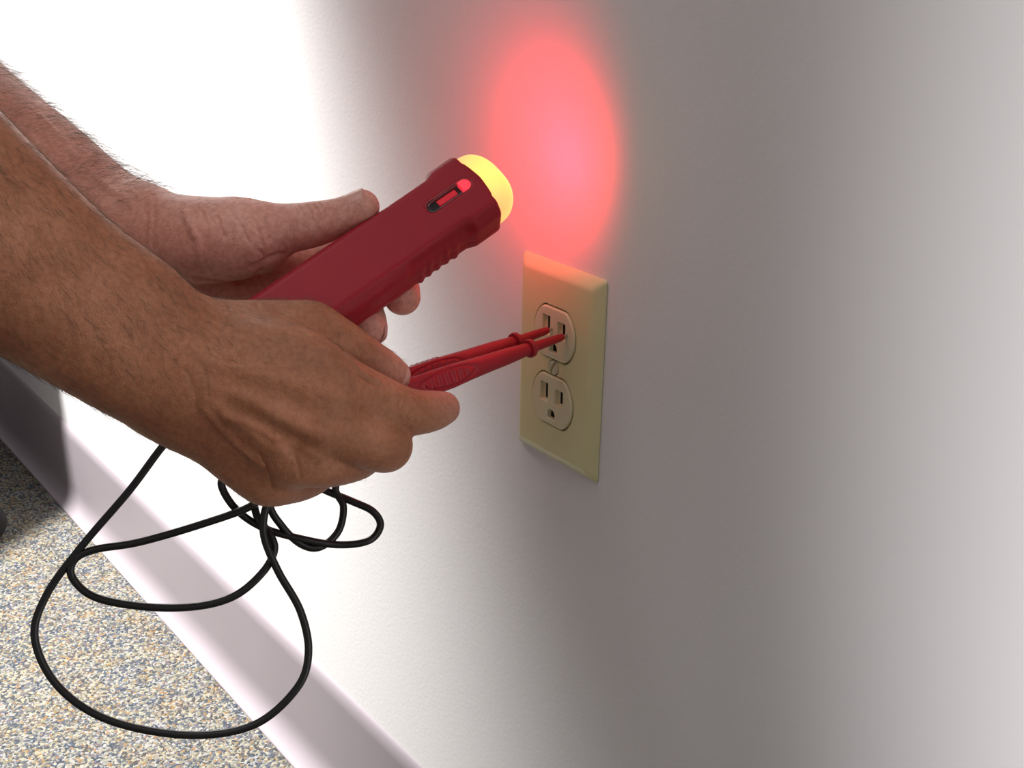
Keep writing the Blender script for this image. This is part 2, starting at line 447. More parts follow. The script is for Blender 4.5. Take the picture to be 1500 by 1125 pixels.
TAB = {'cables': [[(19.4, -109.8, 487.2), (5.8, -116.8, 479.1), (-2.9, -134.6, 474.9), (-5.7, -158.7, 476.1), (-16.8, -184.3, 483.5), (-22.0, -199.1, 479.3), (-26.5, -214.0, 465.5),
             (-29.0, -232.2, 445.1), (-32.6, -255.7, 421.7), (-33.7, -273.9, 401.4), (-29.1, -282.6, 384.1), (-15.2, -278.9, 364.6), (3.6, -263.5, 350.6), (25.5, -235.7, 343.7),
             (39.2, -209.2, 346.1), (42.9, -188.3, 359.9), (38.7, -179.4, 373.9), (29.0, -177.7, 390.5), (16.6, -181.7, 406.7), (8.1, -183.7, 420.9), (4.5, -181.6, 431.3),
             (1.5, -175.7, 440.8), (-9.4, -161.3, 457.7), (-20.1, -145.2, 482.2), (-20.3, -145.9, 503.4), (-12.8, -155.1, 514.9), (-6.2, -155.9, 519.5)],
            [(20.8, -102.2, 482.5), (8.2, -112.6, 470.0), (1.6, -130.4, 450.3), (1.3, -141.5, 434.0), (7.3, -141.0, 425.2), (11.9, -146.7, 415.5), (12.2, -156.8, 410.2),
             (9.0, -164.9, 412.4), (3.2, -171.9, 421.6), (-2.4, -174.8, 433.6), (-6.8, -159.7, 443.9), (-2.8, -147.5, 432.9), (6.6, -136.0, 426.4), (13.5, -128.3, 421.5),
             (18.7, -127.2, 415.5), (20.6, -135.1, 410.5), (15.3, -149.1, 410.3), (8.3, -165.4, 415.6), (-0.8, -180.2, 422.1), (-8.0, -190.2, 432.1), (-13.9, -193.8, 444.0),
             (-11.6, -187.3, 449.5), (0.2, -179.5, 443.1), (1.1, -186.3, 436.2), (-7.7, -207.7, 429.2), (-19.7, -233.1, 422.5), (-29.2, -250.7, 419.9), (-31.8, -260.0, 416.3),
             (-29.9, -262.4, 408.7), (-21.6, -255.5, 399.9), (-8.7, -236.8, 394.7), (2.1, -216.5, 393.3), (8.6, -200.4, 396.7), (10.5, -186.8, 405.5), (9.0, -179.6, 414.2),
             (4.5, -179.4, 420.9), (-2.6, -182.1, 428.4), (-9.0, -179.7, 439.5), (-19.6, -168.8, 455.8), (-28.2, -157.5, 482.3), (-24.4, -155.5, 502.3), (-12.6, -159.5, 513.1),
             (-6.2, -158.8, 517.8)]],
 'far': {'fingers': {'index': [(-67.4, -125.6, 525.9, 14.58), (-59.5, -108.1, 531.5, 12.53), (-45.9, -91.8, 540.1, 11.42), (-34.2, -84.9, 543.5, 10.28),
                               (-21.7, -82.7, 543.5, 9.14)],
                     'little': [(-60.5, -138.0, 503.8, 14.49), (-44.7, -129.2, 501.9, 11.27), (-26.6, -127.6, 503.2, 10.04), (-10.5, -132.9, 503.7, 8.81)],
                     'middle': [(-65.0, -123.5, 516.0, 14.65), (-51.9, -104.9, 521.0, 12.53), (-32.7, -92.2, 523.7, 11.35), (-15.9, -93.9, 522.9, 10.44),
                                (-2.4, -99.6, 522.2, 8.9)],
                     'ring': [(-62.8, -126.9, 509.2, 14.62), (-46.9, -112.1, 510.8, 12.46), (-29.2, -109.7, 511.5, 11.54), (-11.9, -115.3, 511.7, 10.25),
                              (2.2, -121.4, 512.0, 9.05)],
                     'thumb': [(-55.2, -158.1, 549.3, 18.34), (-48.2, -151.4, 550.9, 15.01), (-38.9, -140.9, 553.8, 12.04), (-28.7, -130.9, 557.0, 10.68),
                               (-19.8, -121.8, 561.2, 9.02), (-13.6, -114.2, 566.0, 8.34)]},
         'palm': [[(-334.8, -332.0, 713.8, 46.67), (-280.6, -293.2, 658.9, 45.4), (-240.4, -268.1, 622.0, 41.02), (-202.1, -247.4, 590.4, 39.3), (-156.7, -222.1, 565.4, 33.85),
                   (-122.1, -204.6, 547.1, 29.97), (-103.8, -194.6, 542.0, 26.98)],
                  [(-318.2, -324.7, 664.2, 46.67), (-248.9, -276.5, 598.9, 43.08), (-199.2, -247.2, 557.6, 37.41), (-154.8, -221.9, 534.6, 32.28), (-121.8, -203.2, 521.5, 28.37),
                   (-102.6, -189.4, 520.4, 26.05)],
                  [(-104.5, -195.4, 542.0, 26.98), (-82.6, -181.4, 544.2, 21.94), (-63.8, -167.7, 546.4, 20.04), (-49.5, -153.1, 548.2, 17.0)],
                  [(-108.7, -192.1, 522.9, 25.44), (-94.2, -171.8, 514.2, 22.14), (-77.6, -153.9, 508.2, 20.07), (-59.8, -140.2, 504.4, 17.19)],
                  [(-109.2, -189.7, 527.7, 24.75), (-94.7, -163.4, 525.3, 20.1), (-79.3, -140.8, 523.6, 17.38), (-65.3, -124.8, 525.6, 14.55)],
                  [(-110.1, -189.7, 524.0, 24.83), (-97.1, -162.9, 517.4, 20.26), (-78.1, -138.1, 514.4, 17.49), (-63.7, -122.2, 515.4, 14.65)],
                  [(-110.1, -189.7, 524.0, 24.83), (-95.0, -164.4, 510.9, 20.26), (-76.1, -143.5, 504.9, 17.46), (-61.7, -129.6, 505.6, 14.6)]]},
 'far_creases': [{'d': 0.55, 'p': [(-28.7, -135.5, 566.8), (-22.1, -136.4, 563.4), (-21.7, -139.0, 557.7)], 'w': 0.8},
                 {'d': 0.55, 'p': [(-26.4, -133.2, 567.3), (-19.9, -134.0, 563.8), (-19.5, -136.3, 558.4)], 'w': 0.8},
                 {'d': 0.45, 'p': [(-24.1, -130.8, 567.8), (-18.3, -131.6, 564.8), (-17.6, -133.6, 560.4)], 'w': 0.7},
                 {'d': 0.35, 'p': [(-30.6, -138.2, 566.1), (-24.8, -139.3, 562.9), (-24.0, -141.3, 558.8)], 'w': 0.7},
                 {'d': 0.4, 'p': [(-42.0, -148.7, 565.8), (-34.0, -149.4, 561.7), (-31.1, -152.0, 553.8)], 'w': 0.8},
                 {'d': 0.6, 'p': [(-57.5, -175.8, 564.5), (-50.4, -176.6, 559.6)], 'w': 0.9}, {'d': 0.6, 'p': [(-48.0, -171.8, 561.7), (-41.9, -171.7, 554.3)], 'w': 1.0},
                 {'d': 0.6, 'p': [(-41.8, -164.7, 561.4), (-35.4, -163.2, 552.8)], 'w': 0.9},
                 {'d': 0.7, 'p': [(-55.9, -157.2, 567.7), (-37.7, -158.8, 560.9), (-32.5, -157.4, 552.0), (-32.2, -156.2, 545.3)], 'w': 1.0},
                 {'d': 0.55, 'p': [(-51.7, -152.9, 567.4), (-35.5, -154.3, 560.7), (-31.2, -153.5, 551.7)], 'w': 0.9},
                 {'d': -0.6, 'p': [(-60.8, -181.6, 563.0), (-50.9, -182.3, 553.8)], 'w': 1.8},
                 {'d': -0.5, 'p': [(-58.0, -183.0, 560.5), (-49.3, -181.4, 552.4), (-48.6, -181.4, 542.7)], 'w': 1.6},
                 {'d': 1.5, 'p': [(-36.8, -160.7, 538.3), (-33.6, -156.8, 541.1), (-32.5, -153.4, 542.8), (-32.3, -147.7, 543.7)], 'w': 1.4},
                 {'d': 0.9, 'p': [(-32.6, -158.7, 546.9), (-32.4, -156.1, 543.9), (-33.1, -152.4, 541.2)], 'w': 0.9},
                 {'d': 1.4, 'p': [(-56.7, -181.8, 531.4), (-53.2, -171.1, 528.8), (-60.8, -154.8, 525.2), (-36.7, -155.9, 536.2)], 'w': 1.8},
                 {'d': 0.6, 'p': [(-78.5, -193.3, 564.2), (-71.5, -197.2, 556.3), (-69.7, -200.2, 545.6)], 'w': 1.1},
                 {'d': 0.5, 'p': [(-83.8, -187.8, 567.4), (-70.5, -193.3, 559.2), (-66.7, -197.2, 547.5)], 'w': 1.0},
                 {'d': -0.7, 'p': [(-145.4, -217.4, 598.2), (-115.3, -209.7, 579.0), (-82.6, -200.0, 564.2)], 'w': 2.2},
                 {'d': -0.5, 'p': [(-138.3, -230.0, 593.7), (-117.4, -218.8, 579.6), (-90.6, -210.2, 563.9)], 'w': 2.2}],
 'far_nails': [[(-14.83, -119.83, 572.56), (0.57, 0.7, 0.43), (-0.02, -0.51, 0.86), 13.5, 11.0], [(6.4, -114.59, 508.78), (0.92, -0.4, 0.02), (0.37, 0.84, -0.4), 12.0, 11.0],
               [(-1.27, -91.04, 520.09), (0.92, -0.39, -0.05), (0.37, 0.9, -0.24), 11.0, 11.0]],
 'near': {'fingers': {'index': [(55.7, -176.3, 516.0, 13.35), (57.3, -161.3, 506.0, 12.76), (55.6, -141.7, 493.2, 11.97), (53.9, -129.3, 488.4, 10.36), (50.6, -118.0, 485.2, 9.3),
                                (48.0, -110.0, 483.8, 7.85)],
                      'little': [(41.7, -196.2, 472.8, 14.02), (39.3, -184.6, 465.5, 11.33), (31.1, -169.9, 460.9, 10.43), (18.0, -158.0, 456.6, 8.86), (5.0, -156.2, 458.3, 7.41)],
                      'middle': [(59.5, -183.8, 502.1, 13.01), (62.0, -169.4, 492.0, 12.69), (60.6, -151.7, 481.3, 12.45), (50.8, -142.3, 474.6, 11.58),
                                 (31.8, -133.0, 467.5, 10.45), (16.6, -134.9, 467.7, 8.7)],
                      'ring': [(55.4, -191.9, 487.1, 13.4), (55.6, -177.9, 478.5, 11.93), (46.3, -157.3, 471.5, 11.49), (32.5, -145.9, 465.2, 10.32), (13.2, -142.4, 463.0, 8.37)],
                      'thumb': [(19.6, -169.6, 522.8, 13.76), (23.3, -162.9, 522.8, 13.79), (28.7, -151.2, 516.4, 11.8), (31.3, -140.7, 508.2, 10.72), (32.4, -133.6, 503.4, 9.58),
                                (33.8, -127.3, 499.2, 7.78)]},
          'palm': [[(-152.0, -352.3, 682.4, 35.86), (-105.6, -323.2, 647.4, 35.51), (-70.6, -301.2, 621.6, 30.83), (-44.9, -282.5, 598.6, 26.42), (-16.0, -252.6, 561.9, 22.41),
                    (0.5, -230.0, 541.7, 20.2), (8.4, -219.9, 527.8, 18.96)],
                   [(-125.3, -346.7, 637.1, 36.42), (-69.4, -313.1, 595.4, 34.54), (-34.9, -289.0, 568.4, 29.18), (-13.4, -269.8, 549.4, 25.98), (2.2, -248.8, 528.4, 22.46),
                    (13.8, -230.3, 511.8, 20.52), (19.2, -221.0, 504.4, 18.96)],
                   [(-145.0, -350.5, 657.3, 39.6), (-67.2, -300.1, 600.0, 32.87), (-19.6, -262.6, 556.5, 23.49), (2.6, -239.1, 531.7, 19.8)],
                   [(9.4, -221.9, 522.7, 18.96), (21.9, -203.1, 521.1, 16.72), (40.7, -184.0, 520.8, 14.91), (57.3, -174.7, 515.2, 13.35)],
                   [(14.7, -223.2, 515.5, 18.88), (33.7, -206.2, 511.7, 16.22), (52.9, -191.1, 507.1, 14.68), (61.9, -182.9, 501.5, 13.55)],
                   [(17.6, -222.8, 510.2, 18.88), (34.1, -210.1, 502.0, 15.68), (50.4, -196.9, 492.2, 14.23), (55.3, -190.9, 486.2, 13.42)],
                   [(16.4, -220.9, 504.7, 18.45), (29.4, -212.4, 491.6, 14.99), (38.7, -202.9, 479.3, 13.92), (41.5, -194.8, 472.4, 14.05)],
                   [(5.7, -215.7, 523.4, 18.01), (10.2, -195.9, 523.0, 16.51), (16.0, -177.7, 523.0, 14.91), (22.7, -163.9, 522.5, 13.79)]]},
 'near_creases': [{'d': 0.22, 'p': [(17.3, -203.7, 542.4), (27.0, -206.1, 538.3), (36.0, -211.6, 531.6)], 'w': 0.9},
                  {'d': 0.22, 'p': [(14.6, -197.6, 541.2), (27.8, -200.7, 538.1), (39.5, -207.6, 530.4)], 'w': 0.9},
                  {'d': 0.22, 'p': [(13.6, -191.0, 540.0), (28.8, -195.6, 538.1), (40.2, -199.3, 533.7)], 'w': 0.9},
                  {'d': 0.22, 'p': [(16.5, -184.8, 539.1), (33.2, -188.8, 537.4), (46.2, -193.7, 532.6)], 'w': 0.9},
                  {'d': 0.22, 'p': [(22.1, -210.8, 542.3), (29.0, -212.5, 537.1), (34.9, -217.4, 531.0)], 'w': 0.9},
                  {'d': 0.35, 'p': [(19.6, -177.4, 538.3), (30.0, -178.4, 535.2), (46.7, -185.2, 535.2)], 'w': 0.7},
                  {'d': 0.35, 'p': [(35.8, -214.8, 530.8), (41.8, -210.4, 527.3), (44.5, -204.1, 528.3)], 'w': 0.7},
                  {'d': 0.4, 'p': [(35.4, -221.9, 529.1), (40.7, -220.6, 523.1), (44.9, -221.7, 514.4)], 'w': 0.9},
                  {'d': 0.4, 'p': [(36.5, -227.4, 524.8), (41.2, -226.0, 517.2), (43.1, -226.5, 509.0)], 'w': 0.9},
                  {'d': 1.3, 'p': [(38.1, -157.2, 525.4), (60.0, -166.5, 526.7), (67.0, -165.8, 521.2), (67.1, -160.2, 515.2), (66.8, -154.8, 511.7)], 'w': 1.4},
                  {'d': 0.4, 'p': [(34.4, -163.9, 532.5), (36.5, -160.5, 529.3), (38.4, -159.1, 524.6)], 'w': 0.7},
                  {'d': 0.4, 'p': [(32.5, -158.1, 533.3), (35.3, -155.2, 529.2), (37.9, -155.1, 525.0)], 'w': 0.7},
                  {'d': 0.35, 'p': [(34.1, -148.4, 527.0), (37.9, -151.4, 524.2), (39.5, -150.7, 521.1)], 'w': 0.6},
                  {'d': 0.35, 'p': [(36.0, -146.8, 524.7), (39.2, -149.8, 521.8), (40.5, -148.6, 518.1)], 'w': 0.6},
                  {'d': 0.35, 'p': [(36.7, -144.2, 522.4), (40.1, -147.7, 519.1), (41.1, -146.0, 515.2)], 'w': 0.6},
                  {'d': -1.0, 'p': [(41.6, -215.0, 525.2), (57.1, -198.7, 521.3), (70.2, -184.3, 516.7), (70.1, -165.5, 506.4)], 'w': 4.0},
                  {'d': -1.1, 'p': [(44.4, -219.7, 518.3), (57.0, -208.3, 511.9), (69.2, -196.7, 504.4), (75.1, -187.8, 499.0)], 'w': 4.0},
                  {'d': -1.0, 'p': [(46.2, -221.0, 511.8), (56.5, -211.6, 502.6), (65.1, -202.8, 493.0)], 'w': 4.0},
                  {'d': 0.9, 'p': [(49.2, -211.5, 519.5), (63.5, -199.3, 514.7), (74.5, -187.1, 507.0), (75.6, -178.5, 502.8)], 'w': 4.5},
                  {'d': 0.9, 'p': [(50.1, -215.3, 513.2), (62.0, -205.2, 503.9), (69.6, -195.8, 495.9)], 'w': 4.5},
                  {'d': -0.7, 'p': [(50.4, -217.4, 506.4), (57.3, -210.4, 504.1), (64.0, -203.5, 498.8), (66.7, -200.6, 492.5)], 'w': 1.8},
                  {'d': -0.6, 'p': [(45.1, -223.6, 509.0), (51.3, -216.9, 497.5), (59.0, -207.8, 485.9)], 'w': 1.8},
                  {'d': -0.5, 'p': [(64.0, -203.5, 498.8), (70.2, -194.7, 494.3), (70.8, -185.9, 487.0)], 'w': 1.8},
                  {'d': 0.35, 'p': [(70.9, -169.0, 514.1), (72.3, -172.5, 510.9), (72.5, -172.1, 505.4)], 'w': 0.7},
                  {'d': 0.35, 'p': [(70.1, -165.0, 511.5), (70.6, -167.7, 507.7), (70.4, -166.8, 501.8)], 'w': 0.7},
                  {'d': 0.4, 'p': [(67.5, -145.6, 502.1), (68.7, -147.4, 498.5), (67.9, -144.9, 492.5)], 'w': 0.7},
                  {'d': 0.35, 'p': [(65.9, -141.5, 501.5), (67.9, -143.5, 497.9), (67.6, -141.6, 492.3)], 'w': 0.7},
                  {'d': 0.35, 'p': [(73.4, -166.1, 496.6), (74.7, -169.3, 492.6), (74.3, -167.5, 486.7)], 'w': 0.7},
                  {'d': 0.5, 'p': [(73.7, -158.1, 490.9), (71.2, -151.5, 490.9), (66.1, -139.7, 487.4)], 'w': 1.2},
                  {'d': 0.4, 'p': [(60.3, -208.1, 491.1), (60.8, -205.2, 482.8), (56.7, -201.9, 472.4)], 'w': 0.8},
                  {'d': 0.4, 'p': [(68.8, -197.1, 492.9), (69.5, -195.9, 486.8), (68.0, -194.2, 479.5)], 'w': 0.8}],
 'near_nails': [[(40.51, -128.06, 503.47), (0.15, 0.82, -0.55), (0.9, 0.11, 0.41), 12.5, 12.0],
                [(44.49, -114.47, 477.93), (-0.28, 0.93, -0.22), (-0.52, -0.34, -0.79), 11.0, 10.0]]}

# ------------------------------------------------------------------ the voltage tester
TA = np.array([3.02, -47.71, 574.80]); TB = np.array([-4.75, -159.43, 519.30])       # lens centre, lower end
TF = np.array([[0.79703, 0.22333, -0.56113], [0.60073, -0.3888, 0.69854], [0.06217, 0.89385, 0.44404]])   # rows: side, front and length axis of the tester as held
TL = float(np.linalg.norm(TA - TB))
def t2w(V): return np.asarray(V) @ TF + TB
def build_tester():
    root = empty('voltage_tester', TB)
    tag(root, 'red handheld voltage tester with glowing yellow dome lens, gripped in one hand', 'voltage tester')
    L0, L1 = -22.0, TL - 13.5
    def section(P, grow=0.0):
        x, y, z = P[..., 0], P[..., 1], P[..., 2]
        head = np.clip((z - (L1 - 20)) / 6.0, 0, 1); head = head * head * (3 - 2 * head)
        W = 17.6 + 2.0 * head + grow
        ins = np.exp(-((z - (L1 - 36)) / 14.0) ** 2) * 1.0
        W = W - ins
        T = 14.0 + grow
        fl = 13.6 + 1.6 * head + grow
        side = np.abs(x) - W
        ff = np.maximum(y - T, -y - T)
        # bevel from the front flat to the side
        nx, ny = 0.80, 0.60
        bev = nx * (np.abs(x) - fl) + ny * (np.abs(y) - T)
        return smax(smax(side, ff, 3.0), bev, 1.4), W
    def body(P, C, R):
        x, y, z = P[..., 0], P[..., 1], P[..., 2]
        s, W = section(P)
        d = smax(s, np.maximum(L0 - z, z - L1 - np.where(y > 0, 2.2, 0) * np.clip(1 - np.abs(x) / 11.0, 0, 1) ** 0.5), 1.6)
        # grip ribs on both flanks
        for i in range(5):
            zc = L1 - 26.5 - i * 5.2
            rib = np.sqrt(((np.abs(x) - W + 1.3) / 1.0) ** 2 + (np.maximum(np.abs(y + 1.0) - 8.0, 0)) ** 2 + (z - zc) ** 2) - 2.0
            d = smin(d, rib, 1.0)
        # finger recess along the side bevel
        q = np.sqrt(((np.abs(x) - 20.5) / 1.0) ** 2 + ((y - 9.5) / 1.3) ** 2 + (np.maximum(np.abs(z - (L1 - 36)) - 15, 0)) ** 2) - 5.4
        d = smax(d, -q, 1.5)
        # seam between the two shells
        d = d + 0.35 * np.exp(-((y + 3.0) / 0.45) ** 2)
        # indicator slot in the front
        sl = np.sqrt((x + 1.0) ** 2 + np.maximum(np.abs(z - (L1 - 16.5)) - 9.8, 0) ** 2) - 3.0
        d = smax(d, -np.maximum(sl, 11.2 - y), 0.5)
        return d
    V, F = sdf_mesh(body, (-24, -19, L0 - 4), (24, 19, L1 + 6), 0.6)
    mesh_np('tester_body', t2w(V), F, M['red'], root)
    def lens(P, C, R):
        x, y, z = P[..., 0], P[..., 1], P[..., 2]
        s, W = section(P, -1.0)
        zz = np.maximum(z - L1 + 1, 0) / 16.5
        dome = ((np.abs(x / 19.0) ** 2.6 + np.abs(y / 14.8) ** 2.6 + zz ** 2.4) ** (1 / 2.5) - 1) * 12.0
        return smax(smax(s, dome, 2.0), (L1 - 0.5) - z, 0.4)
    V, F = sdf_mesh(lens, (-22, -18, L1 - 3), (22, 18, L1 + 18), 0.7)
    mesh_np('lens', t2w(V), F, M['lens'], root)
    zc = L1 - 16.5
    cap = lambda r, hl, y0, y1: (lambda P, C, R: smax(np.sqrt((P[..., 0] + 1.0) ** 2 + np.maximum(np.abs(P[..., 2] - zc) - hl, 0) ** 2) - r, np.maximum(P[..., 1] - y1, y0 - P[..., 1]), 0.4))
    ring = lambda P, C, R: smax(cap(3.35, 9.8, 13.2, 14.25)(P, C, R), -cap(2.75, 9.8, 10, 20)(P, C, R), 0.2)
    V, F = sdf_mesh(ring, (-6, 9, zc - 16), (5, 18, zc + 16), 0.3)
    w = mesh_np('window_rim', t2w(V), F, M['clear'], root)
    bar = lambda x0, x1, z0, z1, y0, y1: (lambda P, C, R: d_shape_box(P, ((x0 + x1) / 2, (y0 + y1) / 2, (z0 + z1) / 2), (x1 - x0) / 2, (y1 - y0) / 2, (z1 - z0) / 2, 0.25))
    V, F = sdf_mesh(cap(2.9, 9.8, 10.8, 11.6), (-6, 9, zc - 16), (5, 18, zc + 16), 0.35)
    mesh_np('indicator_tray', t2w(V), F, M['black'], root)
    V, F = sdf_mesh(bar(-2.9, 0.4, zc - 6.0, zc + 5.0, 11.4, 12.6), (-6, 9, zc - 16), (5, 18, zc + 16), 0.3)
    mesh_np('indicator_flag', t2w(V), F, M['flag'], root)
    tip = lambda P, C, R: smax(cap(2.85, 9.8, 11.0, 14.1)(P, C, R), (zc + 7.4) - P[..., 2], 0.3)
    V, F = sdf_mesh(tip, (-6, 9, zc - 16), (5, 18, zc + 16), 0.3)
    mesh_np('indicator_light', t2w(V), F, M['glow'], root)
    V, F = sdf_mesh(cap(2.6, 9.6, 12.7, 13.9), (-6, 9, zc - 16), (5, 18, zc + 16), 0.35)
    mesh_np('window_glass', t2w(V), F, M['clear'], root)
    # the red beam leaving the lens
    d = bpy.data.lights.new('lens_beam', 'SPOT'); d.energy = 0.55; d.color = (1.0, 0.006, 0.03)
    d.spot_size = math.radians(168); d.spot_blend = 1.0; d.shadow_soft_size = 0.006
    o = bpy.data.objects.new('lens_beam', d); COL.objects.link(o); o.parent = root
    p = t2w([[0, 0, L1 + 18.5]])[0]
    o.location = Vector(p - TB) * S
    aim = np.array([-24.0, 0.0, 577.0]) - p
    o.rotation_euler = Vector(aim).to_track_quat('-Z', 'Y').to_euler()
build_tester()

# ------------------------------------------------------------------ the two probes
def build_probe(tip, rear, side_rows, label, cable, top_ribs):
    tip = np.asarray(tip, float); rear = np.asarray(rear, float)
    a = rear - tip; L = np.linalg.norm(a); a /= L
    xs = np.asarray(side_rows, float); xs = xs - a * (xs @ a); xs /= np.linalg.norm(xs)
    up = np.cross(a, xs)
    Fm = np.stack([xs, up, a])
    root = empty('test_probe', tip)
    tag(root, label, 'test probe', 'red probes plugged into the upper socket')
    def rad(z): return np.interp(z, [0, 3, 22, 24, 40, 58, 72, L], [1.7, 2.1, 2.75, 3.1, 4.15, 4.75, 5.1, 5.3])
    def body(P, C, R):
        x, y, z = P[..., 0], P[..., 1], P[..., 2]
        r = rad(z)
        rd = np.sqrt(x * x + y * y) - r
        k = np.clip((z - 58) / 22, 0, 1)
        q = np.maximum(np.abs(x) - (r - 1.8), 0) ** 2 + np.maximum(np.abs(y) - (r + 0.5 - 1.8), 0) ** 2
        sq = np.sqrt(q) - 1.8
        d = rd * (1 - k) + sq * k
        d = smax(d, np.maximum(-z, z - L), 0.8)
        # grip pads with ribs on the outer flank and on top
        e = np.sqrt(((z - 83) / 15.5) ** 2 + (y / 3.6) ** 2)
        pad = np.maximum((e - 1) * 3.0, np.abs(x) - r - 0.35 - 0.45 * np.cos(z * 2 * np.pi / 4.4))
        d = smin(d, pad, 0.3)
        d = d + 0.55 * np.exp(-(((e - 1.10) * 3.5) / 0.40) ** 2) * (np.abs(x) > r * 0.6)
        for i in range(5 if top_ribs else 0):
            d = smin(d, np.sqrt((z - 78 - i * 3.4) ** 2 + (np.abs(y) - r - 0.2) ** 2 + np.maximum(np.abs(x) - 2.0, 0) ** 2) - 0.85, 0.4)
        return d
    def put(V): return np.asarray(V) @ Fm + tip
    V, F = sdf_mesh(body, (-9, -9, -2), (9, 9, L + 3), 0.36)
    mesh_np('probe_handle', put(V), F, M['red_probe'], root)
    def collar(P, C, R):
        x, y, z = P[..., 0], P[..., 1], P[..., 2]
        q = np.sqrt(x * x + y * y)
        return np.sqrt(np.maximum(np.abs(z - 24.5) - 0.7, 0) ** 2 + np.maximum(q - 4.1, 0) ** 2) - 0.8
    V, F = sdf_mesh(collar, (-7, -7, 20), (7, 7, 29), 0.35)
    mesh_np('collar', put(V), F, M['red_probe'], root)
    V, F = tube([tip + a * 1.5, tip - a * 1.0, tip - a * 5.5, tip - a * 7.5], [1.0, 1.0, 0.95, 0.3], 14)
    mesh_np('metal_tip', V, F, M['steel'], root)
    pth = catmull(cable, 9)
    V, F = tube(pth, 1.85, 10)
    mesh_np('lead', V, F, M['cable'], root)
PROBE_A = ((-1.4, -9.0, 488.1), (13.6, -122.9, 484.4))
PROBE_B = ((11.3, -9.0, 488.1), (24.3, -122.9, 484.4))
build_probe(PROBE_A[0], PROBE_A[1], (0.92, 0, 0.39), 'red test probe seated in the long slot of the upper socket, under the thumb tip', TAB['cables'][0], True)
build_probe(PROBE_B[0], PROBE_B[1], (0.92, 0, 0.39), 'red test probe with oval ribbed pad, seated in the short slot of upper socket', TAB['cables'][1], False)

# ------------------------------------------------------------------ the person: two bare forearms and hands
def arm_field(T, kp, kf):
    palms = [chain_field(c) for c in T['palm']]
    fing = [chain_field(c) for c in T['fingers'].values()]
    extra = [chain_field(c) for c in T.get('bulge', [])]
    cuts = [chain_field(c) for c in T.get('cut', [])]
    def f(P, C, R):
        D = palms[0](P, C, R)
        for g in palms[1:]: D = smin(D, g(P, C, R), kp)
        for g in extra: D = smin(D, g(P, C, R), 6.0)
        out = D
        for g in fing: out = smin(out, smin(D, g(P, C, R), kf), 1.2)
        for g in cuts: out = smax(out, -g(P, C, R), 1.6)
        return out
    return f
def creases(V, N, lines, width, depth, only=None):
    for ln in lines:
        w = ln.get('w', width); dp = ln.get('d', depth) * 1.35
        p = catmull(ln['p'], 8)
        lo = p.min(0) - 4 * w; hi = p.max(0) + 4 * w
        m = np.where(((V > lo) & (V < hi)).all(1))[0]
        if not len(m): continue
        best = np.full(len(m), 1e9)
        for i in range(len(p) - 1): best = np.minimum(best, seg_dist(V[m], p[i], p[i + 1], 0, 0))
        n = len(p)
        V[m] -= N[m] * (dp * np.exp(-(best / w) ** 2))[:, None]
    return V
def build_nail(parent, c, t, n, l, w):
    c, t, n = (np.asarray(q, float) for q in (c, t, n)); b = np.cross(n, t)
    NU, NV = 11, 11; V = []; 
    for th in (0.0, -1.8):
        for i in range(NU):
            u = i / (NU - 1) * 2 - 1
            for j in range(NV):
                v = j / (NV - 1) * 2 - 1
                wid = w / 2 * (1 - 0.16 * v * v * v * v - (0.28 if v < -0.5 else 0.0) * (abs(v) - 0.5))
                ll = l / 2 * (1 - 0.26 * u * u)
                V.append(c + t * (v * ll) + b * (u * wid) + n * (th - 0.19 * w * u * u - 0.04 * l * v * v))
    F = []; o = NU * NV
    for i in range(NU - 1):
        for j in range(NV - 1):
            q = (i * NV + j, (i + 1) * NV + j, (i + 1) * NV + j + 1, i * NV + j + 1)
            F.append(q); F.append(tuple(x + o for x in q[::-1]))
    rim = [i * NV for i in range(NU)] + [(NU - 1) * NV + j for j in range(1, NV)] + [i * NV + NV - 1 for i in range(NU - 2, -1, -1)] + [j for j in range(NV - 2, 0, -1)]
    for i in range(len(rim)): a, d = rim[i], rim[(i + 1) % len(rim)]; F.append((d, a, a + o, d + o))
    return mesh_np('fingernail', V, F, M['nail'], parent)
def build_hair(parent, V, N, F, count, axis_from, axis_to, drift, mask, length, lift):
    """single strands, each a thin tapering three sided tube"""
    ax = np.asarray(axis_to, float) - np.asarray(axis_from, float); L = np.linalg.norm(ax); ax /= L
    w = mask(V); w = w / w.sum()
    idx = RNG.choice(len(V), count, p=w)
    drift = np.asarray(drift, float); drift /= np.linalg.norm(drift)
    out = []; faces = []; k = 0
    for i in idx:
        n = N[i]; p = V[i] + RNG.normal(0, 0.3, 3)
        d = ax * RNG.uniform(0.5, 1.0) + drift * RNG.uniform(0.1, 0.9) + RNG.normal(0, 0.28, 3)
        d -= n * (d @ n); d /= np.linalg.norm(d) + 1e-9
        ln = length * RNG.uniform(0.45, 1.15); lf = lift * RNG.uniform(0.3, 1.5)
        s = np.cross(d, n); curl = RNG.normal(0, 0.25)
        path = np.array([p - n * 0.4 + d * (ln * t) + n * (lf * ln * (t - 0.62 * t * t)) + s * (curl * ln * t * t) for t in (0, 0.3, 0.6, 1.0)])
        r0 = RNG.uniform(0.045, 0.08)
        for t, q in enumerate(path):
            r = r0 * (1 - 0.75 * t / 3)
            u = s; v2 = n
            for a in (0, 2.094, 4.189): out.append(q + r * (math.cos(a) * u + math.sin(a) * v2))
        for t in range(3):
            for a in range(3):
                b = (a + 1) % 3; faces.append((k + t * 3 + a, k + t * 3 + b, k + t * 3 + 3 + b, k + t * 3 + 3 + a))
        k += 12
    o = mesh_np('arm_hair', out, faces, M['hair'], parent)
    return tag(o, None, None, None, 'stuff')

